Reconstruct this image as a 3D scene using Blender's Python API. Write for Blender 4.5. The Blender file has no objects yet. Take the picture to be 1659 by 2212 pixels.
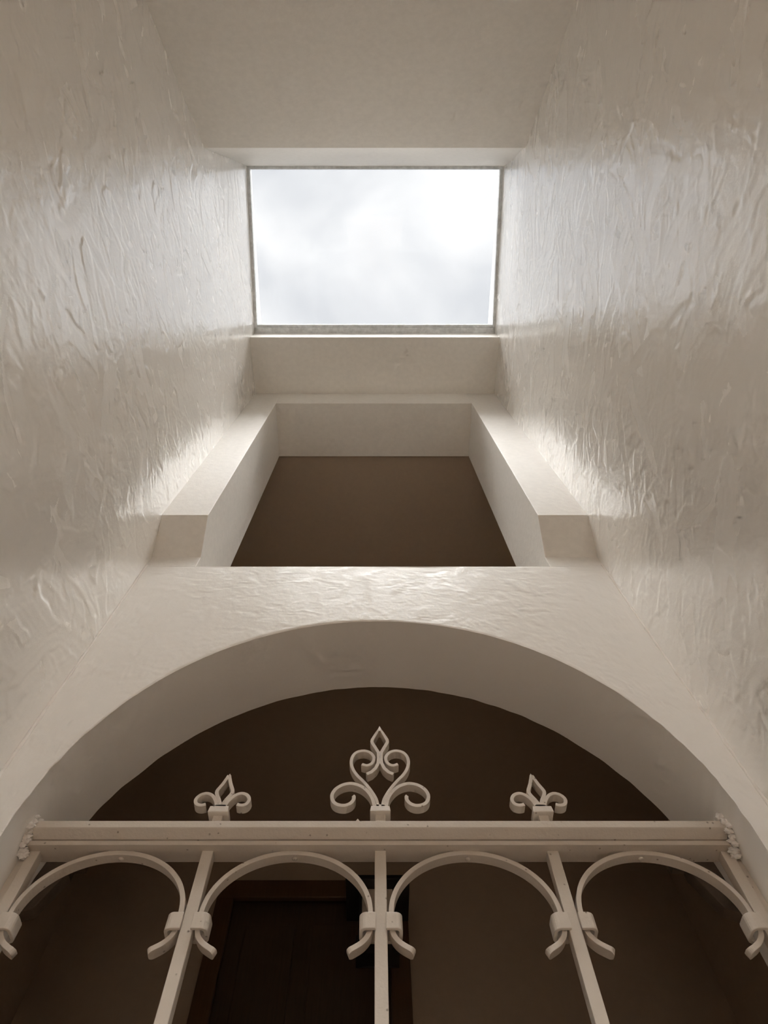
import bpy, bmesh, math, random
import numpy as np
from mathutils import Vector, noise as mnoise

random.seed(7)
scene = bpy.context.scene
COL = scene.collection
S = 0.85          # metres per modelling unit
H = 0.85          # camera height above the floor in metres (floor is z = -1 unit)
PI = math.pi

# ------------------------------------------------------------------ camera
F_PX, TH, CX = 1351.7, 0.4107, 810.5        # focal length in px, tilt from zenith, principal point x
cam_d = bpy.data.cameras.new('camera')
cam = bpy.data.objects.new('camera', cam_d)
COL.objects.link(cam)
cam.location = (0, 0, H)
cam.rotation_euler = (PI - TH, 0, 0)
cam_d.sensor_fit = 'HORIZONTAL'
cam_d.sensor_width = 36.0
cam_d.lens = F_PX / 1659 * 36.0
cam_d.shift_x = (829.5 - CX) / 1659
cam_d.clip_start = 0.01
scene.camera = cam

# ------------------------------------------------------------------ sky, sun, exposure
SKY = 1.0
SUN = 19.0
world = bpy.data.worlds.new('overcast_sky')
scene.world = world
world.use_nodes = True
wn, wl = world.node_tree.nodes, world.node_tree.links
wn.clear()
w_out = wn.new('ShaderNodeOutputWorld')
w_bg = wn.new('ShaderNodeBackground')
w_tc = wn.new('ShaderNodeTexCoord')
w_map = wn.new('ShaderNodeMapping')
w_map.inputs['Location'].default_value = (0.32, 0.13, 0.0)
w_no = wn.new('ShaderNodeTexNoise')
w_no.inputs['Scale'].default_value = 5.2
w_no.inputs['Detail'].default_value = 3.5
w_no.inputs['Roughness'].default_value = 0.45
w_no.inputs['Distortion'].default_value = 0.35
w_r = wn.new('ShaderNodeValToRGB')
w_r.color_ramp.elements[0].position = 0.38
w_r.color_ramp.elements[0].color = (0.735, 0.75, 0.785, 1)
w_r.color_ramp.elements[1].position = 0.64
w_r.color_ramp.elements[1].color = (1.0, 1.0, 1.01, 1)
wl.new(w_tc.outputs['Generated'], w_map.inputs['Vector'])
wl.new(w_map.outputs['Vector'], w_no.inputs['Vector'])
wl.new(w_no.outputs['Fac'], w_r.inputs['Fac'])
wl.new(w_r.outputs['Color'], w_bg.inputs['Color'])
w_bg.inputs['Strength'].default_value = SKY
wl.new(w_bg.outputs['Background'], w_out.inputs['Surface'])

sun_d = bpy.data.lights.new('hazy_sun', 'SUN')
sun_d.energy = SUN
sun_d.angle = math.radians(84)              # sun spread wide by the cloud layer
sun_d.color = (1.0, 0.995, 0.985)
sun = bpy.data.objects.new('hazy_sun', sun_d)
COL.objects.link(sun)
sun.location = (0, 0, 9)
sun.rotation_euler = (math.radians(49), 0, 0)

vs = scene.view_settings
vs.view_transform = 'Standard'
vs.look = 'None'
vs.exposure = 0.12
vs.gamma = 1.0
vs.use_curve_mapping = False
try:
    scene.cycles.max_bounces = 8
    scene.cycles.diffuse_bounces = 6
    scene.cycles.glossy_bounces = 2
    scene.cycles.transparent_max_bounces = 8
    scene.cycles.use_denoising = True
    scene.cycles.use_adaptive_sampling = True
    scene.cycles.adaptive_threshold = 0.15
    scene.cycles.adaptive_min_samples = 12
    scene.cycles.sample_clamp_indirect = 0.0
except Exception:
    pass

# ------------------------------------------------------------------ materials
def new_mat(name):
    m = bpy.data.materials.new(name)
    m.use_nodes = True
    nt = m.node_tree
    nt.nodes.clear()
    out = nt.nodes.new('ShaderNodeOutputMaterial')
    b = nt.nodes.new('ShaderNodeBsdfPrincipled')
    nt.links.new(b.outputs['BSDF'], out.inputs['Surface'])
    return m, nt, b

class N:
    """small node-graph helper"""
    def __init__(self, nt): self.nt = nt
    def node(self, t, **kw):
        n = self.nt.nodes.new(t)
        for k, v in kw.items():
            if k in n.inputs: n.inputs[k].default_value = v
            else: setattr(n, k, v)
        return n
    def link(self, a, b): self.nt.links.new(a, b)
    def math(self, op, a, b=None, c=None, clamp=False):
        n = self.nt.nodes.new('ShaderNodeMath'); n.operation = op; n.use_clamp = clamp
        for i, v in enumerate((a, b, c)):
            if v is None: continue
            if isinstance(v, (int, float)): n.inputs[i].default_value = v
            else: self.link(v, n.inputs[i])
        return n.outputs[0]
    def rng(self, v, a, b, c, d, interp='LINEAR'):
        n = self.nt.nodes.new('ShaderNodeMapRange'); n.interpolation_type = interp
        self.link(v, n.inputs['Value'])
        n.inputs['From Min'].default_value = a; n.inputs['From Max'].default_value = b
        n.inputs['To Min'].default_value = c; n.inputs['To Max'].default_value = d
        return n.outputs['Result']

def plaster(name, col, rough=0.5, bump=0.5, spec=0.4):
    """plain plaster: fine float marks and faint mottling"""
    m, nt, b = new_mat(name)
    g = N(nt)
    tc = g.node('ShaderNodeTexCoord')
    fine = g.node('ShaderNodeTexNoise', Scale=34.0, Detail=3.0, Roughness=0.6)
    g.link(tc.outputs['Object'], fine.inputs['Vector'])
    bp = g.node('ShaderNodeBump', Strength=0.7, Distance=0.002 * bump)
    g.link(fine.outputs['Fac'], bp.inputs['Height'])
    g.link(bp.outputs['Normal'], b.inputs['Normal'])
    mix = nt.nodes.new('ShaderNodeVectorMath'); mix.operation = 'SCALE'
    mix.inputs[0].default_value = col
    g.link(g.rng(fine.outputs['Fac'], 0.3, 0.7, 0.97, 1.03), mix.inputs['Scale'])
    g.link(mix.outputs[0], b.inputs['Base Color'])
    b.inputs['Roughness'].default_value = rough
    b.inputs['Specular IOR Level'].default_value = spec
    return m

def trowelled(name, col, spec, r0, r1, wax):
    """polished plaster whose relief is modelled; sheen follows each trowel stroke (mesh attribute)"""
    m, nt, b = new_mat(name)
    g = N(nt)
    tc = g.node('ShaderNodeTexCoord')
    fine = g.node('ShaderNodeTexNoise', Scale=70.0, Detail=2.0, Roughness=0.6)
    g.link(tc.outputs['Object'], fine.inputs['Vector'])
    bp = g.node('ShaderNodeBump', Strength=0.5, Distance=0.0007)
    g.link(fine.outputs['Fac'], bp.inputs['Height'])
    g.link(bp.outputs['Normal'], b.inputs['Normal'])
    at = g.node('ShaderNodeAttribute', attribute_name='stroke')
    g.link(g.rng(at.outputs['Fac'], 0, 1, r0, r1), b.inputs['Roughness'])
    if wax:
        g.link(g.rng(at.outputs['Fac'], 0, 1, .33, .40), b.inputs['Roughness'])                                        # waxed, burnished top coat
        b.inputs['Coat Weight'].default_value = wax
        b.inputs['Coat IOR'].default_value = 2.15
        g.link(g.rng(at.outputs['Fac'], 0, 1, r0, r1 * .9), b.inputs['Coat Roughness'])
        g.link(bp.outputs['Normal'], b.inputs['Coat Normal'])
    mix = nt.nodes.new('ShaderNodeVectorMath'); mix.operation = 'SCALE'
    mix.inputs[0].default_value = col
    g.link(g.rng(at.outputs['Fac'], 0, 1, 1.006, 0.992), mix.inputs['Scale'])
    g.link(mix.outputs[0], b.inputs['Base Color'])
    b.inputs['Specular IOR Level'].default_value = spec
    return m

def enamel(name, col, rough=0.42):
    """thick brushed paint on iron: brush relief, small blisters and chips"""
    m, nt, b = new_mat(name)
    g = N(nt)
    tc = g.node('ShaderNodeTexCoord')
    n1 = g.node('ShaderNodeTexNoise', Scale=45.0, Detail=4.0, Roughness=0.6)
    n2 = g.node('ShaderNodeTexNoise', Scale=220.0, Detail=2.0)
    v = g.node('ShaderNodeTexVoronoi', Scale=38.0)
    for n in (n1, n2, v): g.link(tc.outputs['Object'], n.inputs['Vector'])
    chip = g.rng(v.outputs['Distance'], 0.05, 0.11, 1.0, 0.0)
    h = g.math('MULTIPLY_ADD', n2.outputs['Fac'], 0.25, n1.outputs['Fac'])
    h = g.math('MULTIPLY_ADD', chip, -0.5, h)
    bp = g.node('ShaderNodeBump', Strength=0.6, Distance=0.0018)
    g.link(h, bp.inputs['Height'])
    g.link(bp.outputs['Normal'], b.inputs['Normal'])
    mix = nt.nodes.new('ShaderNodeMix'); mix.data_type = 'RGBA'
    g.link(g.math('MULTIPLY', chip, 0.75), mix.inputs['Factor'])
    mix.inputs[6].default_value = (*col, 1)
    mix.inputs[7].default_value = (col[0] * .35, col[1] * .3, col[2] * .25, 1)
    g.link(mix.outputs[2], b.inputs['Base Color'])
    b.inputs['Roughness'].default_value = rough
    return m

def simple(name, col, rough=0.5, metal=0.0, grain=None):
    m, nt, b = new_mat(name)
    g = N(nt)
    tc = g.node('ShaderNodeTexCoord')
    mp = g.node('ShaderNodeMapping', Scale=grain or (8, 8, 8))
    g.link(tc.outputs['Object'], mp.inputs['Vector'])
    n1 = g.node('ShaderNodeTexNoise', Scale=4.0, Detail=4.0, Roughness=0.6)
    g.link(mp.outputs['Vector'], n1.inputs['Vector'])
    sc_ = nt.nodes.new('ShaderNodeVectorMath'); sc_.operation = 'SCALE'
    sc_.inputs[0].default_value = col
    g.link(g.rng(n1.outputs['Fac'], 0.3, 0.7, 0.8, 1.15), sc_.inputs['Scale'])
    g.link(sc_.outputs[0], b.inputs['Base Color'])
    bp = g.node('ShaderNodeBump', Strength=0.3, Distance=0.001)
    g.link(n1.outputs['Fac'], bp.inputs['Height'])
    g.link(bp.outputs['Normal'], b.inputs['Normal'])
    b.inputs['Roughness'].default_value = rough
    b.inputs['Metallic'].default_value = metal
    return m

CREAM = (0.905, 0.868, 0.812)
M_WALL = trowelled('trowelled_plaster', CREAM, 0.8, 0.15, 0.33, 1.0)
M_FRONT = trowelled('trowelled_plaster_arch', CREAM, 0.3, 0.28, 0.5, 0.0)
M_SOFT = plaster('smooth_plaster', CREAM, 0.55, 0.5, 0.3)
M_PIER = plaster('floated_plaster', CREAM, 0.42, 0.8, 0.4)
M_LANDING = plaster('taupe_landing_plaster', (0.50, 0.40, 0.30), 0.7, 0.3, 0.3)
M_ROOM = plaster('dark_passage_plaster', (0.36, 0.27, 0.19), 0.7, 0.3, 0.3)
M_IRON = enamel('cream_enamel_paint', (0.655, 0.58, 0.495))
M_MORTAR = plaster('rough_mortar', (0.86, 0.81, 0.75), 0.7, 2.0, 0.3)
M_FLOOR = simple('worn_stone_floor', (0.19, 0.125, 0.075), 0.5)
M_ALU = simple('grey_aluminium', (0.80, 0.82, 0.83), 0.4)
M_WOOD = simple('brown_wood', (0.085, 0.040, 0.016), 0.4, 0, (30, 30, 2))
M_DARKWOOD = simple('dark_door_wood', (0.055, 0.032, 0.018), 0.45, 0, (30, 30, 2))
M_BLACK = simple('black_metal', (0.012, 0.010, 0.009), 0.45, 0.3)
M_STEEL = simple('dull_steel', (0.16, 0.12, 0.09), 0.5, 0.5)

def glass_mat(name, tint, fac):
    m = bpy.data.materials.new(name); m.use_nodes = True
    nt = m.node_tree; nt.nodes.clear()
    o = nt.nodes.new('ShaderNodeOutputMaterial')
    t = nt.nodes.new('ShaderNodeBsdfTransparent'); t.inputs['Color'].default_value = (*tint, 1)
    gl = nt.nodes.new('ShaderNodeBsdfGlossy'); gl.inputs['Roughness'].default_value = 0.02
    mx = nt.nodes.new('ShaderNodeMixShader')
    lw = nt.nodes.new('ShaderNodeFresnel'); lw.inputs['IOR'].default_value = fac
    nt.links.new(lw.outputs[0], mx.inputs[0])
    nt.links.new(t.outputs[0], mx.inputs[1]); nt.links.new(gl.outputs[0], mx.inputs[2])
    nt.links.new(mx.outputs[0], o.inputs['Surface'])
    return m
M_GLASS = glass_mat('clear_glass', (0.985, 0.99, 0.99), 1.3)
M_FROST = simple('frosted_lantern_glass', (0.42, 0.35, 0.27), 0.35)

# ------------------------------------------------------------------ mesh helpers (modelling units in, metres out)
def W(p): return Vector((p[0] * S, p[1] * S, p[2] * S + H))

def make(name, verts, faces, mat, parent=None, origin=None, smooth=False, bevel=0.0, segs=2):
    """verts in modelling units; origin in modelling units (object location)"""
    o0 = W(origin) if origin is not None else Vector((0, 0, 0))
    base = parent.location if parent is not None else Vector((0, 0, 0))
    if parent is not None and parent.parent is not None:
        base = parent.location + parent.parent.location
    if parent is not None: o0 = base.copy() if origin is None else o0
    me = bpy.data.meshes.new(name)
    me.from_pydata([tuple(W(v) - o0) for v in verts], [], faces)
    me.validate()
    bm = bmesh.new(); bm.from_mesh(me)
    bmesh.ops.recalc_face_normals(bm, faces=bm.faces)
    bm.to_mesh(me); bm.free()
    me.materials.append(mat)
    if smooth:
        for p in me.polygons: p.use_smooth = True
    o = bpy.data.objects.new(name, me)
    COL.objects.link(o)
    if parent is not None:
        o.parent = parent
    o.location = o0 - base
    if bevel:
        md = o.modifiers.new('edge_bevel', 'BEVEL')
        md.width = bevel * S; md.segments = segs; md.limit_method = 'ANGLE'
        md.angle_limit = math.radians(35)
    return o

def tag(o, label, cat, group=None):
    o['label'] = label; o['category'] = cat
    if group: o['group'] = group
    return o

def struct(o, label=None):
    o['kind'] = 'structure'
    if label: o['label'] = label
    return o

def box(x0, x1, y0, y1, z0, z1):
    v = [(x, y, z) for x in (x0, x1) for y in (y0, y1) for z in (z0, z1)]
    f = [(0, 1, 3, 2), (4, 6, 7, 5), (0, 4, 5, 1), (2, 3, 7, 6), (0, 2, 6, 4), (1, 5, 7, 3)]
    return v, f

def joinm(*parts):
    V, Fc = [], []
    for v, f in parts:
        k = len(V); V += list(v); Fc += [tuple(i + k for i in q) for q in f]
    return V, Fc

def prism_x(prof, x0, x1):
    """profile of (y, z) extruded along x"""
    n = len(prof)
    v = [(x0, y, z) for y, z in prof] + [(x1, y, z) for y, z in prof]
    f = [tuple(range(n)), tuple(range(2 * n - 1, n - 1, -1))]
    f += [(i, (i + 1) % n, n + (i + 1) % n, n + i) for i in range(n)]
    return v, f

def prism_y(prof, y0, y1):
    """profile of (x, z) extruded along y"""
    n = len(prof)
    v = [(x, y0, z) for x, z in prof] + [(x, y1, z) for x, z in prof]
    f = [tuple(range(n)), tuple(range(2 * n - 1, n - 1, -1))]
    f += [(i, (i + 1) % n, n + (i + 1) % n, n + i) for i in range(n)]
    return v, f

def catmull(pts, sub=6):
    out = []
    n = len(pts)
    for i in range(n - 1):
        p0 = pts[max(i - 1, 0)]; p1 = pts[i]; p2 = pts[i + 1]; p3 = pts[min(i + 2, n - 1)]
        for k in range(sub):
            t = k / sub
            out.append(tuple(0.5 * (2 * b + (c - a) * t + (2 * a - 5 * b + 4 * c - d) * t * t + (3 * b - a - 3 * c + d) * t ** 3)
                             for a, b, c, d in zip(p0, p1, p2, p3)))
    out.append(tuple(pts[-1]))
    return out

def ribbon(path, th, y0, y1, taper=None, rnd=0.0):
    """flat bar bent in the xz plane: thickness th, standing from y0 (front) to y1 (back)"""
    if rnd:                                       # extra stations so that the ends can be rounded off
        for _ in range(2):
            (ax, az), (bx, bz) = path[0], path[1]; l = math.hypot(bx - ax, bz - az)
            ts = [rnd * (1 - math.cos(PI / 2 * k / 4)) / l for k in range(5)]
            path = [(ax + (bx - ax) * t, az + (bz - az) * t) for t in ts if t < .95] + list(path[1:])
            path = path[::-1]
    n = len(path); V = []; Fc = []
    for i, (x, z) in enumerate(path):
        a = path[max(i - 1, 0)]; b = path[min(i + 1, n - 1)]
        dx, dz = b[0] - a[0], b[1] - a[1]; l = math.hypot(dx, dz) or 1
        nx, nz = -dz / l, dx / l
        h = th / 2 * (taper(i / (n - 1)) if taper else 1)
        yi = 0.0
        if rnd:
            d = min(math.hypot(x - path[0][0], z - path[0][1]), math.hypot(x - path[-1][0], z - path[-1][1]))
            if d < rnd: yi = rnd * (1 - math.sqrt(max(0, 1 - (1 - d / rnd) ** 2)))
        y0_, y1_ = y0 + yi, y1 - yi
        V += [(x + nx * h, y0_, z + nz * h), (x - nx * h, y0_, z - nz * h), (x - nx * h, y1_, z - nz * h), (x + nx * h, y1_, z + nz * h)]
    for i in range(n - 1):
        k = 4 * i
        for j in range(4):
            Fc.append((k + j, k + (j + 1) % 4, k + 4 + (j + 1) % 4, k + 4 + j))
    Fc += [(0, 1, 2, 3), (4 * n - 4, 4 * n - 1, 4 * n - 2, 4 * n - 3)]
    return V, Fc

def strap(path, th, z0, z1):
    """band bent in the xy plane, standing from z0 to z1"""
    v, f = ribbon(path, th, z0, z1)
    return [(x, z, y) for x, y, z in v], f

def dome(c, r, n=10, rings=3, axis='z', sign=-1):
    V = []; Fc = []
    for k in range(rings):
        a = PI / 2 * k / rings
        for i in range(n):
            t = 2 * PI * i / n
            p = (r * math.cos(a) * math.cos(t), r * math.cos(a) * math.sin(t), sign * r * .6 * math.sin(a))
            V.append((c[0] + p[0], c[1] + p[1], c[2] + p[2]) if axis == 'z' else (c[0] + p[0], c[1] + p[2], c[2] + p[1]))
    V.append((c[0], c[1], c[2] + sign * r * .6) if axis == 'z' else (c[0], c[1] + sign * r * .6, c[2]))
    for k in range(rings - 1):
        for i in range(n):
            Fc.append((k * n + i, k * n + (i + 1) % n, (k + 1) * n + (i + 1) % n, (k + 1) * n + i))
    for i in range(n):
        Fc.append(((rings - 1) * n + i, (rings - 1) * n + (i + 1) % n, len(V) - 1))
    Fc.append(tuple(range(n - 1, -1, -1)))
    return V, Fc

# ------------------------------------------------------------------ the shell
XL, XR = -1.0, 0.9947
YB, YF, YJ, YW, YWB = -0.5235, 0.716, 1.1846, 1.3082, 1.6236
XJL, XJR = -0.7831, 0.7626
Z_PT, Z_SKB, Z_SKF, Z_FS, Z_HD = 4.4818, 5.545, 5.345, 5.145, 4.866
Z_JB, Z_JW, Z_SILL = 2.6849, 2.4944, 2.4072
Y_BACK, Y_FAR = -1.75, 2.96
SLOPE = (4.4818 - 3.5969) / (-0.5235 + 1.015)
Z_BK = Z_PT + SLOPE * (Y_BACK - YB)          # where the sloped plane meets the upright back wall

Z_ADDED_OPENING = 1.05                              # top of the unseen opening added to light the lower walls

def sstep(a, b, x):
    t = np.clip((x - a) / (b - a), 0.0, 1.0); return t * t * (3 - 2 * t)

def smooth_field(rng, nu, nv, cu, cv):
    """random field of cu x cv cells, cosine-interpolated to nu x nv"""
    g = rng.standard_normal((cu + 2, cv + 2))
    u = np.linspace(0, cu, nu); v = np.linspace(0, cv, nv)
    iu = u.astype(int); iv = v.astype(int)
    fu = (1 - np.cos((u - iu) * PI)) / 2; fv = (1 - np.cos((v - iv) * PI)) / 2
    a = g[iu][:, iv]; b = g[iu + 1][:, iv]; c = g[iu][:, iv + 1]; d = g[iu + 1][:, iv + 1]
    fu = fu[:, None]; fv = fv[None, :]
    return a * (1 - fu) * (1 - fv) + b * fu * (1 - fv) + c * (1 - fu) * fv + d * fu * fv

def trowel(nu, nv, du, seed, n_stroke, ang, ang_sd, lmin, lmax, wmin, wmax, n_curl, amp_all=1.0):
    """height (units) and sheen of a hand-trowelled surface: each stroke overwrites what lies beneath and
    leaves a thin ridge along its edges. First axis is horizontal, second vertical."""
    rng = np.random.default_rng(seed)
    h = np.zeros((nu, nv)); sh = np.full((nu, nv), .5)
    for k in range(n_stroke):
        cu, cv = rng.uniform(0, nu), rng.uniform(0, nv)
        t = rng.normal(ang, ang_sd)
        L = rng.uniform(lmin, lmax) * (1 if rng.random() < .7 else .5) / du
        Wd = rng.uniform(wmin, wmax) / du
        R = (L + Wd) / 2 + 2
        i0, i1 = max(0, int(cu - R)), min(nu, int(cu + R)); j0, j1 = max(0, int(cv - R)), min(nv, int(cv + R))
        if i1 - i0 < 2 or j1 - j0 < 2: continue
        U, V = np.mgrid[i0:i1, j0:j1]
        U = U - cu; V = V - cv
        a = U * math.cos(t) + V * math.sin(t); b = -U * math.sin(t) + V * math.cos(t)
        b = b + Wd * .35 * np.sin(a / L * rng.uniform(2, 5) + rng.uniform(0, 6)) + rng.uniform(-.5, .5) * a * a / L
        wid = Wd * (1 - .5 * np.clip(a / L + .5, 0, 1) * rng.random()) / 2
        ea = L / 2 - np.abs(a) + 2.5 * np.sin(b * rng.uniform(.3, .8) + rng.uniform(0, 6))
        eb = wid - np.abs(b) + .7 * np.sin(a * rng.uniform(.15, .5) + rng.uniform(0, 6))
        e = np.minimum(ea, eb)
        m = e > 0
        if not m.any(): continue
        soft = np.clip(e / 1.6, 0, 1)
        lvl = rng.normal(0, .00035) + a * du * rng.normal(0, .004) + b * du * rng.normal(0, .019)
        lvl = lvl + .00011 * np.sin(b * rng.uniform(.6, 1.5) + rng.uniform(0, 6)) + .00008 * np.sin(b * 2.1 + 1.3 + a * .04)
        sub = h[i0:i1, j0:j1]
        blend = soft * rng.uniform(.55, 1)
        sub[:] = sub * (1 - blend) + lvl * blend
        rd = np.exp(-((e - .6) / 1.0) ** 2) * (rng.random() < .55) * rng.uniform(.0001, .0006)
        rd = rd * np.clip(np.sin(a * rng.uniform(.02, .1) + rng.uniform(0, 6)) + .3, 0, 1)
        sub += rd
        ss = sh[i0:i1, j0:j1]
        ss[:] = ss * (1 - soft) + rng.choice((rng.uniform(0, .3), rng.uniform(.5, 1))) * soft
    for k in range(n_curl):                       # short curled drags
        cu, cv = rng.uniform(0, nu), rng.uniform(0, nv)
        t = rng.uniform(0, 2 * PI); cur = rng.normal(0, .12); amp = rng.uniform(.00012, .0005) * rng.choice((1, 1, -1))
        for q in range(int(rng.uniform(6, 22))):
            cu += math.cos(t); cv += math.sin(t); t += cur
            i, j = int(cu), int(cv)
            if 1 <= i < nu - 1 and 1 <= j < nv - 1:
                h[i, j] += amp; h[i + 1, j] += amp * .4; h[i, j + 1] += amp * .4
    for k in range(int(nu * nv / 9000)):          # blow holes
        i, j = rng.integers(1, nu - 1), rng.integers(1, nv - 1)
        h[i, j] -= .0030
    h += .0016 * smooth_field(rng, nu, nv, max(2, int(nu * du / .35)), max(2, int(nv * du / .5)))
    h += .00025 * smooth_field(rng, nu, nv, max(2, int(nu * du / .07)), max(2, int(nv * du / .12)))
    return h * amp_all, sh

def sample(A, x, y):
    """bilinear lookup in cell coordinates"""
    nu, nv = A.shape
    x = np.clip(x, 0, nu - 1.001); y = np.clip(y, 0, nv - 1.001)
    i = x.astype(int); j = y.astype(int); fx = x - i; fy = y - j
    return A[i, j] * (1 - fx) * (1 - fy) + A[i + 1, j] * fx * (1 - fy) + A[i, j + 1] * (1 - fx) * fy + A[i + 1, j + 1] * fx * fy

def make_np(name, V, quads, stroke, mat, extra=None, label=None):
    """big smooth quad mesh (V in units, n x 3) plus optional flat extra (verts, faces)"""
    V = np.asarray(V, dtype=np.float64) * S; V[:, 2] += H
    quads = np.asarray(quads, dtype=np.int32)
    n0 = len(V); polys = quads.ravel(); starts = np.arange(len(quads)) * 4; tot = np.full(len(quads), 4)
    smooth = np.ones(len(quads), dtype=bool)
    st = np.asarray(stroke, dtype=np.float32)
    if extra:
        ev, ef = extra
        V = np.vstack([V, np.array([tuple(W(p)) for p in ev])])
        st = np.concatenate([st, np.full(len(ev), .5, dtype=np.float32)])
        for fc in ef:
            starts = np.append(starts, len(polys)); tot = np.append(tot, len(fc))
            polys = np.append(polys, np.array(fc) + n0); smooth = np.append(smooth, False)
    me = bpy.data.meshes.new(name)
    me.vertices.add(len(V)); me.vertices.foreach_set('co', V.astype(np.float32).ravel())
    me.loops.add(len(polys)); me.loops.foreach_set('vertex_index', polys.astype(np.int32))
    me.polygons.add(len(starts)); me.polygons.foreach_set('loop_start', starts.astype(np.int32))
    me.polygons.foreach_set('use_smooth', smooth)
    me.update(calc_edges=True)
    at = me.attributes.new('stroke', 'FLOAT', 'POINT'); at.data.foreach_set('value', st)
    me.materials.append(mat)
    o = bpy.data.objects.new(name, me); COL.objects.link(o)
    return struct(o, label)

def grid_quads(nu, nv, flip=False, off=0):
    i, j = np.meshgrid(np.arange(nu - 1), np.arange(nv - 1), indexing='ij')
    a = (i * nv + j).ravel() + off
    q = np.stack([a, a + nv, a + nv + 1, a + 1], 1)
    return q[:, ::-1] if flip else q

DU = .0062
def shaft_wall(name, X, out, seed, label, cracks=()):
    """side wall of the shaft: old masonry, leaning a few centimetres to the left at its back end"""
    y0, y1, z0, z1 = Y_BACK, YW + .02, 0.3, 5.70
    ys = np.arange(y0, y1, DU); zs = np.arange(z0, z1, DU)
    h, sh = trowel(len(ys), len(zs), DU, seed, 3000, 0.0, .55, .14, .50, .04, .13, 3600)
    for a, b in zip(cracks[:-1], cracks[1:]):        # healed crack standing proud as a thin ridge
        for t in np.linspace(0, 1, 60):
            i = int((a[0] + (b[0] - a[0]) * t - y0) / DU); j = int((a[1] + (b[1] - a[1]) * t - z0) / DU)
            h[i, j] = max(h[i, j], h[i - 2, j] + .0011); sh[i, j] = .2
    ys = np.concatenate([[y0 - .16], ys]); zs = np.concatenate([np.arange(-1.0, .25, .1), zs, [z1 + .02]])
    h = np.vstack([h[:1], h]); sh = np.vstack([sh[:1], sh])
    k = len(zs) - h.shape[1] - 1
    h = np.hstack([np.zeros((len(ys), k)), h, h[:, -1:]]); sh = np.hstack([np.full((len(ys), k), .5), sh, sh[:, -1:]])
    Yg, Zg = np.meshgrid(ys, zs, indexing='ij')
    w = (1 - sstep(YB - .2, 1.1, Yg)) * (1 - sstep(Z_PT, 5.4, Zg))
    sg = 1 if out < 0 else -1
    Xg = X - .063 * w + sg * (h - .0015)
    V = np.stack([Xg.ravel(), Yg.ravel(), Zg.ravel()], 1)
    xa, xb = sorted((X + .13 * (-sg), X + out))
    ex = box(xa, xb, y0 - .16, YWB, -1.0, z1 + .02)
    return make_np(name, V, grid_quads(len(ys), len(zs), flip=(sg < 0)), sh.ravel(), M_WALL, ex, label)

shaft_wall('wall_left', XL, -.24, 11, 'trowelled glossy plaster wall on the left of the shaft')
shaft_wall('wall_right', XR, .24, 23, 'trowelled glossy plaster wall on the right of the shaft',
           [(-.362, 3.349), (-.41, 3.30), (-.434, 3.26), (-.455, 3.20), (-.467, 3.10), (-.450, 2.98), (-.462, 2.90), (-.448, 2.75), (-.458, 2.62), (-.452, 2.51), (-.433, 2.41), (-.439, 2.35)])

# back: splayed plane and upright skylight reveal above, with an unseen opening added below to let in daylight
v, f = prism_x([(Y_BACK, Z_ADDED_OPENING), (Y_BACK, Z_BK), (YB, Z_PT), (YB, 5.70), (YB - .16, 5.70), (YB - .16, Z_PT + .2), (Y_BACK - .16, Z_BK + .1), (Y_BACK - .16, Z_ADDED_OPENING)], XL - .1, XR + .04)
v, f = joinm((v, f), box(XL - .1, -.46, Y_BACK - .16, Y_BACK, -1, Z_ADDED_OPENING), box(.44, XR + .04, Y_BACK - .16, Y_BACK, -1, Z_ADDED_OPENING))
struct(make('wall_back', v, f, M_SOFT, bevel=.004), 'plain splayed plaster plane below the skylight')

# ceiling strip in front of the skylight with its upright reveal
v, f = prism_x([(YF, Z_FS), (YF, 5.70), (YJ + .2, 5.70), (YJ + .2, Z_FS + .06), (YJ, Z_FS + .06)], XL - .04, XR + .04)
struct(make('ceiling', v, f, M_SOFT, bevel=.004), 'flat plaster soffit between skylight and upper opening')

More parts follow.
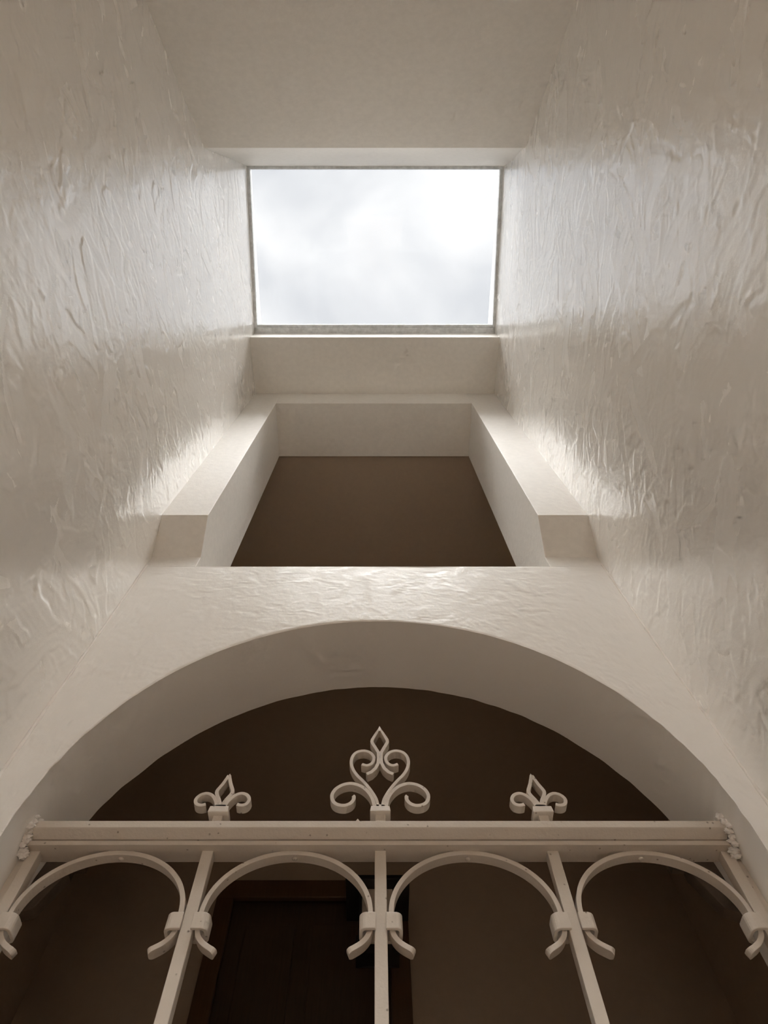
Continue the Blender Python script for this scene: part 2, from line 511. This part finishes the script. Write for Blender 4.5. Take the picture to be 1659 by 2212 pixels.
# front wall with the semicircular arch: trowelled face, plain reveal
AC, ACZ, AR = .010, 1.076, .9076
BC, BCZ, BR = .013, 1.050, .943
def arch_wall():
    nz = np.arange(.6, Z_SILL, DU * .8); nx = np.arange(XL, XR, DU * .8)
    hm, sm = trowel(len(nx), len(nz), DU * .8, 5, 1500, 0.2, 1.0, .07, .28, .02, .06, 2600, .8)
    nt_, ns = 420, 110
    th = np.linspace(0, PI, nt_)
    jr = np.clip(np.sin(th) * 8, 0, 1) * np.array([.008 * (.10 + (1 - math.sin(t)) ** 2) * mnoise.noise(Vector((math.cos(t) * 24 + 1.3, math.sin(t) * 24, 1.3))) for t in th])
    jb = np.array([.004 * mnoise.noise(Vector((math.cos(t) * 14 + 4.1, math.sin(t) * 14, 4.1))) for t in th])
    ex_, ez_ = AC + (AR + jr) * np.cos(th), ACZ + (AR + jr) * np.sin(th)
    c, s_ = np.cos(th), np.sin(th)
    big = 1e9
    with np.errstate(divide='ignore', invalid='ignore'):
        rx = np.where(c > 1e-6, (XR + .02 - AC) / c, np.where(c < -1e-6, (XL - .02 - AC) / c, big))
        rz = np.where(s_ > 1e-6, (Z_SILL - ACZ) / s_, big)
    ro = np.minimum(rx, rz)
    ox, oz = AC + ro * c, ACZ + ro * s_
    # pin the two top corners
    for cx_ in (XL - .02, XR + .02):
        k = np.argmin(np.hypot(ox - cx_, oz - Z_SILL)); ox[k], oz[k] = cx_, Z_SILL
    q = np.linspace(0, 1, ns)[None, :]
    Xg = ex_[:, None] * (1 - q) + ox[:, None] * q; Zg = ez_[:, None] * (1 - q) + oz[:, None] * q
    fade = np.clip(q * ns / 2.5, 0, 1) * np.clip((1 - q) * ns / 2.0, 0, 1)
    hh = sample(hm, (Xg - XL) / (DU * .8), (Zg - .6) / (DU * .8)) * fade
    sg = sample(sm, (Xg - XL) / (DU * .8), (Zg - .6) / (DU * .8))
    rnd = np.where(q * ns < 1.5, .0022 * (1 - q * ns / 1.5), 0)          # slightly rounded arris
    Yg = YW - hh + rnd
    V = [np.stack([Xg.ravel(), Yg.ravel(), Zg.ravel()], 1)]
    Q = [grid_quads(nt_, ns)]
    St = [sg.ravel()]
    off = nt_ * ns
    for sgn in (1, -1):                                                    # legs below the springing
        xs = np.concatenate([[AC + sgn * AR], np.linspace(AC + sgn * (AR + .004), XR + .02 if sgn > 0 else XL - .02, 23)]); zz = np.linspace(-1.0, ACZ, 160)
        A, B = np.meshgrid(xs, zz, indexing='ij')
        hh = sample(hm, (A - XL) / (DU * .8), (B - .6) / (DU * .8)) * (B > .62) * np.clip((ACZ - B) / .03, 0, 1)
        hh[-1] = 0; hh[0] = -.0022
        V.append(np.stack([A.ravel(), (YW - hh).ravel(), B.ravel()], 1)); Q.append(grid_quads(24, 160, sgn < 0, off)); off += 24 * 160
        St.append(np.full(24 * 160, .5))
    # reveal (intrados and jambs), a little splayed towards the back
    path = [(AC + AR, -1.0, BC + BR, -1.0), (AC + AR, 0, BC + BR, 0)] + \
           [(ex_[k], ez_[k], BC + (BR + jb[k]) * c[k], BCZ + (BR + jb[k]) * s_[k]) for k in range(nt_)] + \
           [(AC - AR, 0, BC - BR, 0), (AC - AR, -1.0, BC - BR, -1.0)]
    P = np.array(path); nr = 14
    t = np.linspace(0, 1, nr)[None, :]
    A = P[:, :1] * (1 - t) + P[:, 2:3] * t; B = P[:, 1:2] * (1 - t) + P[:, 3:4] * t
    C = YW + .0022 + (YWB - YW - .0022) * t + 0 * A
    V.append(np.stack([A.ravel(), C.ravel(), B.ravel()], 1)); Q.append(grid_quads(len(P), nr, True, off)); off += len(P) * nr
    St.append(np.full(len(P) * nr, .9))
    # rear face: ring from the back arris out to the edges
    bx_, bz_ = P[:, 2], P[:, 3]
    ox2 = np.concatenate([[XR, XR], ox, [XL, XL]]); oz2 = np.concatenate([[-1, 0], oz, [0, -1]])
    V.append(np.stack([np.stack([bx_, ox2], 1).ravel(), np.full(2 * len(P), YWB), np.stack([bz_, oz2], 1).ravel()], 1))
    Q.append(grid_quads(len(P), 2, True, off)); off += 2 * len(P); St.append(np.full(2 * len(P), .5))
    # sill on top
    V.append(np.array([(XL, YW, Z_SILL), (XR, YW, Z_SILL), (XR, YWB, Z_SILL), (XL, YWB, Z_SILL)])); Q.append(np.array([(0, 1, 2, 3)]) + off)
    St.append(np.full(4, .5))
    return np.vstack(V), np.vstack(Q), np.concatenate(St)
v, q, st = arch_wall()
make_np('wall_front', v, q, st, M_FRONT, None, 'plaster wall pierced by a wide round arch')

# piers and header framing the upper opening; the piers step out over the arch wall on sloped undersides
pier = [(YW, Z_SILL), (YW, Z_JW), (YJ, Z_JB), (YJ, Z_FS + .06), (YWB, Z_FS + .06), (YWB, Z_SILL)]
v, f = prism_x(pier, XL - .03, XJL)
struct(make('trim_1', v, f, M_PIER, bevel=.002), 'plaster pier left of the upper opening with sloped underside')
v, f = prism_x(pier, XJR, XR + .03)
struct(make('trim_2', v, f, M_PIER, bevel=.002), 'plaster pier right of the upper opening with sloped underside')
v, f = box(XJL, XJR, YJ, YWB, Z_HD, Z_FS + .06)
struct(make('trim_3', v, f, M_PIER, bevel=.002), 'plaster header across the top of the upper opening')

# rooms behind: upper landing, lower passage
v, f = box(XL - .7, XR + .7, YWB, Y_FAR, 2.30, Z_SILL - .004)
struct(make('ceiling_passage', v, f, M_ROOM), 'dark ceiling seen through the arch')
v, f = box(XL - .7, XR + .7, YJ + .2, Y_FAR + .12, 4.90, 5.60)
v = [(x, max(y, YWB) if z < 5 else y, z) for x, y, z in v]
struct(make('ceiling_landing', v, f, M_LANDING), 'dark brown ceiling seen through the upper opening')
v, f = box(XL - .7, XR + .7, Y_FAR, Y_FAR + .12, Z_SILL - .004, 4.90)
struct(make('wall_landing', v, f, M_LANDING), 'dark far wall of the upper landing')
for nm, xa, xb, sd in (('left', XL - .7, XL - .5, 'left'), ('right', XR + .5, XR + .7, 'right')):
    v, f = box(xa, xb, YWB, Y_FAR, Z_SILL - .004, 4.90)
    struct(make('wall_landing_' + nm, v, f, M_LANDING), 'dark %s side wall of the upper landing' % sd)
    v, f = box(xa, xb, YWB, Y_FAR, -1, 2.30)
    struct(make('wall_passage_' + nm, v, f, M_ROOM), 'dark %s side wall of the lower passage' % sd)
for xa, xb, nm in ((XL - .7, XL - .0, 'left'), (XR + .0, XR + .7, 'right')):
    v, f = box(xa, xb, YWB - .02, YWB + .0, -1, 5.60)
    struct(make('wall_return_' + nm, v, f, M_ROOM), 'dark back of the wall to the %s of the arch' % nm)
DX0, DX1, DZ = -.75, .07, 2.10
v, f = joinm(box(XL - .7, DX0, Y_FAR, Y_FAR + .12, -1, Z_SILL - .004), box(DX1, XR + .7, Y_FAR, Y_FAR + .12, -1, Z_SILL - .004), box(DX0, DX1, Y_FAR, Y_FAR + .12, DZ, Z_SILL - .004), box(DX0 - .1, DX1 + .1, Y_FAR + .12, Y_FAR + .2, -1, DZ + .1))  # last slab is a backing added behind the door to block leaking light
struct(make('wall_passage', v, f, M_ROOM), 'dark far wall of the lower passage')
v, f = box(XL - .7, XR + .7, Y_BACK - .16, Y_FAR + .4, -1.12, -1)
struct(make('floor', v, f, M_FLOOR), 'stone floor of the shaft')
v, f = box(-9, 9, -14, Y_BACK - .16, -1.15, -1.03)  # unseen ground added outside the opening, for the daylight coming through it
struct(make('floor_added_outside', v, f, M_FLOOR), 'added unseen ground outside the light opening')

# corner beads of plaster where the side walls meet the arch wall
def bead(name, X, sgn, seed, label):
    V = []; Fc = []; n = 150
    for i in range(n):
        z = -.6 + (2.42 + .6) * i / (n - 1)
        r = .0055 * (1 + 0.9 * max(0, mnoise.noise(Vector((z * 26, seed, 0)))) + .5 * mnoise.noise(Vector((z * 80, seed, 3))))
        for k in range(7):
            a = -.7 + (PI / 2 + 1.4) * k / 6
            V.append((X + sgn * r * math.cos(a), YW - r * math.sin(a), z))
    for i in range(n - 1):
        for k in range(6):
            q = i * 7 + k
            Fc.append((q, q + 1, q + 8, q + 7))
    return struct(make(name, V, Fc, M_MORTAR, smooth=True), label)
bead('trim_4', XL, 1, 2.0, 'thin rough bead of plaster in the left corner')
bead('trim_5', XR, -1, 9.0, 'thin rough bead of plaster in the right corner')

# ------------------------------------------------------------------ skylight
win = bpy.data.objects.new('window_1', None); COL.objects.link(win)
win.location = W((0, .09, 5.46)); win.empty_display_size = .2
struct(win, 'rectangular skylight with a thin grey frame')
ZB, ZF, YFB = Z_SKB, 5.365, .70
def sky_z(y): return ZB + (ZF - ZB) * (y - YB) / (YFB - YB)
def tilted(x0, x1, y0, y1, h0, h1):
    v, f = box(x0, x1, y0, y1, 0, 1)
    return [(x, y, sky_z(y) + (h0 if z == 0 else h1)) for x, y, z in v], f
fw = .020
bars = [(XL - .02, XL + fw, YB - .02, YFB), (XR - fw, XR + .02, YB - .02, YFB), (XL + fw, XR - fw, YB - .02, YB + fw), (XL - .02, XR + .02, YFB - .030, YFB + .03)]
for b_ in bars:
    v, f = tilted(*b_, 0, .05)
    make('frame_bar', v, f, M_ALU, win, bevel=.002)
v, f = tilted(XL + fw, XR - fw, YFB - .052, YFB - .030, .014, .05)
make('glazing_bead', v, f, M_ALU, win, bevel=.002)
v, f = tilted(XL + .01, XR - .01, YB + .01, YFB - .01, .052, .062)
make('pane', v, f, M_GLASS, win)

# ------------------------------------------------------------------ iron gate
gate = bpy.data.objects.new('iron_gate', None); COL.objects.link(gate)
gate.location = W((.0135, 1.45, -1)); gate.empty_display_size = .2
tag(gate, 'cream painted wrought iron gate with scroll finials under the plaster arch', 'gate')
GX0, GX1 = -.892, .913
RAIL_TOP = 1.183
rail_prof = [(1.400, 1.183), (1.400, 1.1635), (1.403, 1.1610), (1.424, 1.1475), (1.434, 1.1465), (1.434, 1.1415),
             (1.4205, 1.1405), (1.4205, 1.128), (1.484, 1.128), (1.484, 1.183)]
v, f = prism_x(rail_prof, GX0, GX1)
rail = make('top_rail', v, f, M_IRON, gate, bevel=.0008)
rail['label'] = 'moulded top rail with a stepped front edge'
v = [(-.052, 1.4, 1.181), (-.040, 1.4, 1.181), (-.046, 1.412, 1.181), (-.046, 1.4, 1.190)]
make('paint_drip', v, [(0, 1, 3), (1, 2, 3), (2, 0, 3), (0, 2, 1)], M_IRON, rail)
v, f = box(GX0, GX1, 1.435, 1.475, -.93, -.89)
make('bottom_rail', v, f, M_IRON, gate, bevel=.002)

BY0, BY1 = 1.442, 1.471
BARX = (-.4305, .0132, .4567)
HB = .0146
for bx_ in BARX:
    v, f = box(bx_ - HB, bx_ + HB, BY0, BY1, -.89, 1.130)
    make('bar', v, f, M_IRON, gate, bevel=.0018)
STL = (-.8905, -.8615); STR = (.8875, .9165)
for (a, b_) in (STL, STR):
    v, f = joinm(box(a, b_, BY0, BY1, -.95, 1.128), )
    st_ = make('stile', v, f, M_IRON, gate, bevel=.0018)
    s_ = -1 if a < 0 else 1
    xo = a if s_ < 0 else b_
    v, f = box(min(xo, xo + s_ * .022), max(xo, xo + s_ * .022), BY0 + .010, BY1 + .02, -.95, 1.15)
    make('fixing_strip', v, f, M_IRON, st_, bevel=.001)

# bent arch bars between the uprights
feet = [(STL[1], BARX[0] - HB), (BARX[0] + HB, BARX[1] - HB), (BARX[1] + HB, BARX[2] - HB), (BARX[2] + HB, STR[0])]
AT = .0118                                   # bar thickness
TAIL = [(.0505, .8815), (.036, .8885), (.018, .900), (.0045, .9165), (.0, .935), (.0, .952)]
for x0, x1 in feet:
    fl, fr = x0 + .0095, x1 - .0095          # foot centre lines
    mx, hw = (fl + fr) / 2, (fr - fl) / 2
    zt, zb = RAIL_TOP - .055 - AT / 2, .966
    left = catmull([(fl + dx, z) for dx, z in TAIL], 5)
    right = catmull([(fr - dx, z) for dx, z in TAIL], 5)
    arc = [(mx - hw * math.cos(PI * i / 48), zb + (zt - zb) * math.sin(PI * i / 48)) for i in range(49)]
    path = left + arc + right[::-1]
    tp = lambda t: 1 + .25 * (max(0, 1 - t / .05) + max(0, 1 - (1 - t) / .05))
    v, f = ribbon(path, AT, BY0 - .001, BY1 - .001, tp, .0115)
    ab = make('arch_bar', v, f, M_IRON, gate, bevel=.0022)
    v, f = box(mx - .034, mx + .034, BY0 + .001, BY1 - .003, 1.1245, 1.1295)
    make('weld_pad', v, f, M_IRON, ab, bevel=.001)
    v, f = dome((mx + .002, BY0 + .014, zt - AT / 2), .0075)
    make('rivet', v, f, M_IRON, ab, smooth=True)
    for edge, sg in ((x0, 1), (x1, -1)):     # strap collar around each foot
        w_, d0, d1 = .031, BY0 - .012, BY1 + .008
        e0 = edge - sg * .003
        pth = [(e0, d0), (edge + sg * .010, d0)] + \
              [(edge + sg * (w_ - .013 + .013 * math.sin(a)), d0 + .013 - .013 * math.cos(a)) for a in (0.2, .5, .8, 1.1, 1.4)] + \
              [(edge + sg * w_, d0 + .02), (edge + sg * w_, d1 - .013)] + \
              [(edge + sg * (w_ - .013 + .013 * math.cos(a)), d1 - .013 + .013 * math.sin(a)) for a in (.3, .8, 1.3)] + [(e0, d1)]
        v, f = strap(pth, .0085, .9205, .9585)
        make('collar', v, f, M_IRON, ab, bevel=.0016)

# finials standing on the rail
def mirror(path): return [(-x, z) for x, z in path]
FY0, FY1 = 1.442, 1.470
FT = .0108
def finial(cx, curves, sharp, blk, label, tipz):
    """collar block and stem as the body; each scroll and the spear a piece of its own"""
    w, zb0, zb1 = blk
    a0 = joinm(
        ([(cx - w, 1.428, zb0), (cx + w, 1.428, zb0), (cx + w, 1.482, zb0), (cx - w, 1.482, zb0),
          (cx - w * .92, 1.430, zb1), (cx + w * .92, 1.430, zb1), (cx + w * .92, 1.480, zb1), (cx - w * .92, 1.480, zb1)],
         [(0, 1, 2, 3), (4, 7, 6, 5), (0, 4, 5, 1), (1, 5, 6, 2), (2, 6, 7, 3), (3, 7, 4, 0)]),
        box(cx - .0135, cx + .0135, 1.442, 1.472, RAIL_TOP - .001, zb0 + .001),
        ([(cx - .020, FY0, zb1 - .002), (cx + .020, FY0, zb1 - .002), (cx + .020, FY1, zb1 - .002), (cx - .020, FY1, zb1 - .002),
          (cx - .0145, FY0, zb1 + .016), (cx + .0145, FY0, zb1 + .016), (cx + .0145, FY1, zb1 + .016), (cx - .0145, FY1, zb1 + .016)],
         [(0, 1, 2, 3), (4, 7, 6, 5), (0, 4, 5, 1), (1, 5, 6, 2), (2, 6, 7, 3), (3, 7, 4, 0)]))
    fin = make('finial', *a0, M_IRON, gate, bevel=.0018)
    fin['label'] = label
    for k, c in enumerate(curves):
        p = catmull(c, 6)
        for q in (p, mirror(p)):
            v, f = ribbon([(cx + x, z) for x, z in q], FT * .93, FY0 + .0006 * k, FY1 - .0006 * k)
            make('scroll', v, f, M_IRON, fin, bevel=.0014)
    # spear: two bent bars meeting in a point
    parts = []
    for sgn in (1, -1):
        pts = [(cx + sgn * x, z) for x, z in sharp]
        parts.append(ribbon(pts, FT * .98, FY0, FY1, lambda t: .5 + .5 * min(1, t / .14)))
    parts.append(([(cx, FY0 + .006, tipz), (cx, FY1 - .006, tipz)] +
                  [(cx + dx, y, tipz - .030) for dx, y in ((-.0088, FY0), (.0088, FY0), (.0088, FY1), (-.0088, FY1))],
                  [(0, 2, 3), (0, 3, 4, 1), (1, 4, 5), (1, 5, 2, 0), (2, 5, 4, 3)]))
    v, f = joinm(*parts)
    make('spear', v, f, M_IRON, fin, bevel=.0008)

HEART = [(.0065, 1.2560), (.0090, 1.2816), (.0160, 1.3017), (.0325, 1.3312), (.0500, 1.3555), (.0678, 1.3772), (.0800, 1.3994), (.0862, 1.4253),
         (.0822, 1.4503), (.0690, 1.4673), (.0486, 1.4724), (.0304, 1.4656), (.0194, 1.4503), (.0183, 1.4352), (.0256, 1.4204), (.0393, 1.4139), (.0545, 1.4194)]
LOW = [(.0150, 1.2600), (.0219, 1.2931), (.0343, 1.3164), (.0516, 1.3342), (.0713, 1.3439), (.0883, 1.3463), (.1097, 1.3402), (.1279, 1.3252),
       (.1364, 1.3046), (.1320, 1.2845), (.1195, 1.2731), (.1006, 1.2697), (.0846, 1.2759), (.0758, 1.2873), (.0740, 1.2988), (.0771, 1.3032)]
SPEAR = [(.0032, 1.5640), (.0105, 1.5472), (.0231, 1.5190), (.0243, 1.5110), (.0225, 1.5040), (.0125, 1.4828), (.0045, 1.4656), (.0035, 1.4452), (.0052, 1.4220), (.0132, 1.4026), (.0257, 1.3882), (.0390, 1.3809)]
finial(.0140, [HEART, LOW], SPEAR, (.0282, 1.2385, 1.2575), 'tall double scroll finial at the middle of the rail', 1.587)
SIDE = [(.0100, 1.2560), (.0144, 1.276), (.0213, 1.290), (.0315, 1.3028), (.0436, 1.3096), (.0548, 1.3101), (.0663, 1.3047), (.0737, 1.2942),
        (.0745, 1.2845), (.0698, 1.2751), (.0612, 1.2709), (.0522, 1.2708), (.0433, 1.2737)]
SPEAR_S = [(.0028, 1.3770), (.0040, 1.366), (.0112, 1.3444), (.0206, 1.3243), (.0222, 1.3190), (.0218, 1.3130), (.019, 1.3047), (.0102, 1.2893), (.0040, 1.275), (.0040, 1.257)]
finial(-.4290, [SIDE], SPEAR_S, (.0280, 1.2360, 1.2570), 'small lily shaped finial at the left of the rail', 1.389)
finial(.4592, [SIDE], SPEAR_S, (.0280, 1.2360, 1.2570), 'small lily shaped finial at the right of the rail', 1.389)

# rough mortar packed around both ends of the rail
def lump(name, cx, cy, cz, rx, ry, rz, seed, mat, parent):
    bm = bmesh.new(); bmesh.ops.create_icosphere(bm, subdivisions=3, radius=1)
    for w in bm.verts:
        d = 1 + .6 * mnoise.noise(w.co * 2.3 + Vector((seed, 0, 0))) + .45 * mnoise.noise(w.co * 6 + Vector((0, seed, 0)))
        w.co *= d
    V = [(cx + w.co.x * rx, cy + w.co.y * ry, cz + w.co.z * rz) for w in bm.verts]
    bm.verts.index_update()
    Fc = [tuple(w.index for w in q.verts) for q in bm.faces]
    bm.free()
    return make(name, V, Fc, mat, parent, smooth=True)
for X, sd in ((-.899, 3), (.918, 8)):
    rs = random.Random(sd)
    path = [(1.44, 1.196), (1.402, 1.194), (1.398, 1.165), (1.412, 1.145), (1.418, 1.126), (1.436, 1.112)]
    for k in range(11):
        q = k / 10 * (len(path) - 1); i = min(int(q), len(path) - 2); t = q - i
        y = path[i][0] * (1 - t) + path[i + 1][0] * t; z = path[i][1] * (1 - t) + path[i + 1][1] * t
        r = rs.uniform(.006, .0105)
        m_ = lump('mortar', X + rs.uniform(-.004, .004), y + rs.uniform(-.003, .003), z, r * 1.5, r * .9, r * 1.15, sd + k * 3.7, M_MORTAR, rail)

# wedge brackets on the back of the gate opening
for X, s_, side in ((-.925, 1, 'left'), (.945, -1, 'right')):
    br = bpy.data.objects.new('wall_bracket', None); COL.objects.link(br)
    br.location = W((X, 1.60, 1.06)); br.empty_display_size = .05
    tag(br, 'small dark wedge bracket behind the %s end of the gate' % side, 'bracket')
    prof = [(X, 1.215), (X + s_ * .085, 1.205), (X + s_ * .085, 1.175), (X + s_ * .040, 1.075), (X, 1.060)]
    v, f = prism_y(prof, 1.585, 1.625)
    make('wedge', v, f, M_STEEL, br, bevel=.002)
    v, f = box(min(X + s_ * .020, X + s_ * .12), max(X + s_ * .020, X + s_ * .12), 1.59, 1.62, 1.195, 1.222)
    make('hook_plate', v, f, M_STEEL, br, bevel=.002)

# ------------------------------------------------------------------ door at the end of the passage
door = bpy.data.objects.new('door_1', None); COL.objects.link(door)
door.location = W((-.34, Y_FAR, -1)); struct(door, 'dark wooden door with a brown frame at the end of the passage')
for a, b_ in ((DX0 - .02, DX0 + .065), (DX1, DX1 + .085)):
    v, f = box(a, b_, Y_FAR - .03, Y_FAR + .0, -1, DZ - .06)
    make('door_jamb', v, f, M_WOOD, door, bevel=.003)
v, f = box(DX0 - .02, DX1 + .085, Y_FAR - .03, Y_FAR, DZ - .06, DZ + .03)
make('door_head', v, f, M_WOOD, door, bevel=.003)
v, f = box(DX0, DX1, Y_FAR + .05, Y_FAR + .09, -1, DZ)
leaf = make('door_leaf', v, f, M_DARKWOOD, door, bevel=.003)
for z0, z1 in ((-.8, .2), (.35, 1.1), (1.25, 1.95)):
    for a, b_ in ((DX0 + .13, -.38), (-.30, DX1 - .07)):
        v, f = box(a, b_, Y_FAR + .040, Y_FAR + .052, z0, z1)
        make('panel', v, f, M_DARKWOOD, leaf, bevel=.004)

# ------------------------------------------------------------------ lantern hanging in the passage
LX, LY = .010, 2.60
lan = bpy.data.objects.new('hanging_lantern', None); COL.objects.link(lan)
lan.location = W((LX, LY, 1.555)); lan.empty_display_size = .1
tag(lan, 'unlit black framed lantern hanging behind the middle gate bar', 'lantern')
def frust(cx, cy, z0, z1, a, b_):
    v = [(cx + sx * a, cy + sy * a, z0) for sx, sy in ((-1, -1), (1, -1), (1, 1), (-1, 1))] + \
        [(cx + sx * b_, cy + sy * b_, z1) for sx, sy in ((-1, -1), (1, -1), (1, 1), (-1, 1))]
    return v, [(3, 2, 1, 0), (4, 5, 6, 7), (0, 1, 5, 4), (1, 2, 6, 5), (2, 3, 7, 6), (3, 0, 4, 7)]
make('cap', *joinm(frust(LX, LY, 1.795, 1.815, .135, .135), frust(LX, LY, 1.815, 1.875, .125, .03)), M_BLACK, lan, bevel=.002)
make('base_plate', *joinm(frust(LX, LY, 1.575, 1.595, .088, .088), frust(LX, LY, 1.555, 1.575, .04, .085)), M_BLACK, lan, bevel=.002)
for sx in (-1, 1):
    for sy in (-1, 1):
        v, f = box(LX + sx * .072 - .006, LX + sx * .072 + .006, LY + sy * .072 - .006, LY + sy * .072 + .006, 1.595, 1.795)
        make('corner_post', v, f, M_BLACK, lan)
for q in (box(LX - .064, LX + .064, LY - .074, LY - .070, 1.595, 1.795), box(LX - .064, LX + .064, LY + .070, LY + .074, 1.595, 1.795),
          box(LX - .074, LX - .070, LY - .064, LY + .064, 1.595, 1.795), box(LX + .070, LX + .074, LY - .064, LY + .064, 1.595, 1.795)):
    make('pane', *q, M_FROST, lan)
make('rod', *box(LX - .006, LX + .006, LY - .006, LY + .006, 1.87, 2.30), M_BLACK, lan)
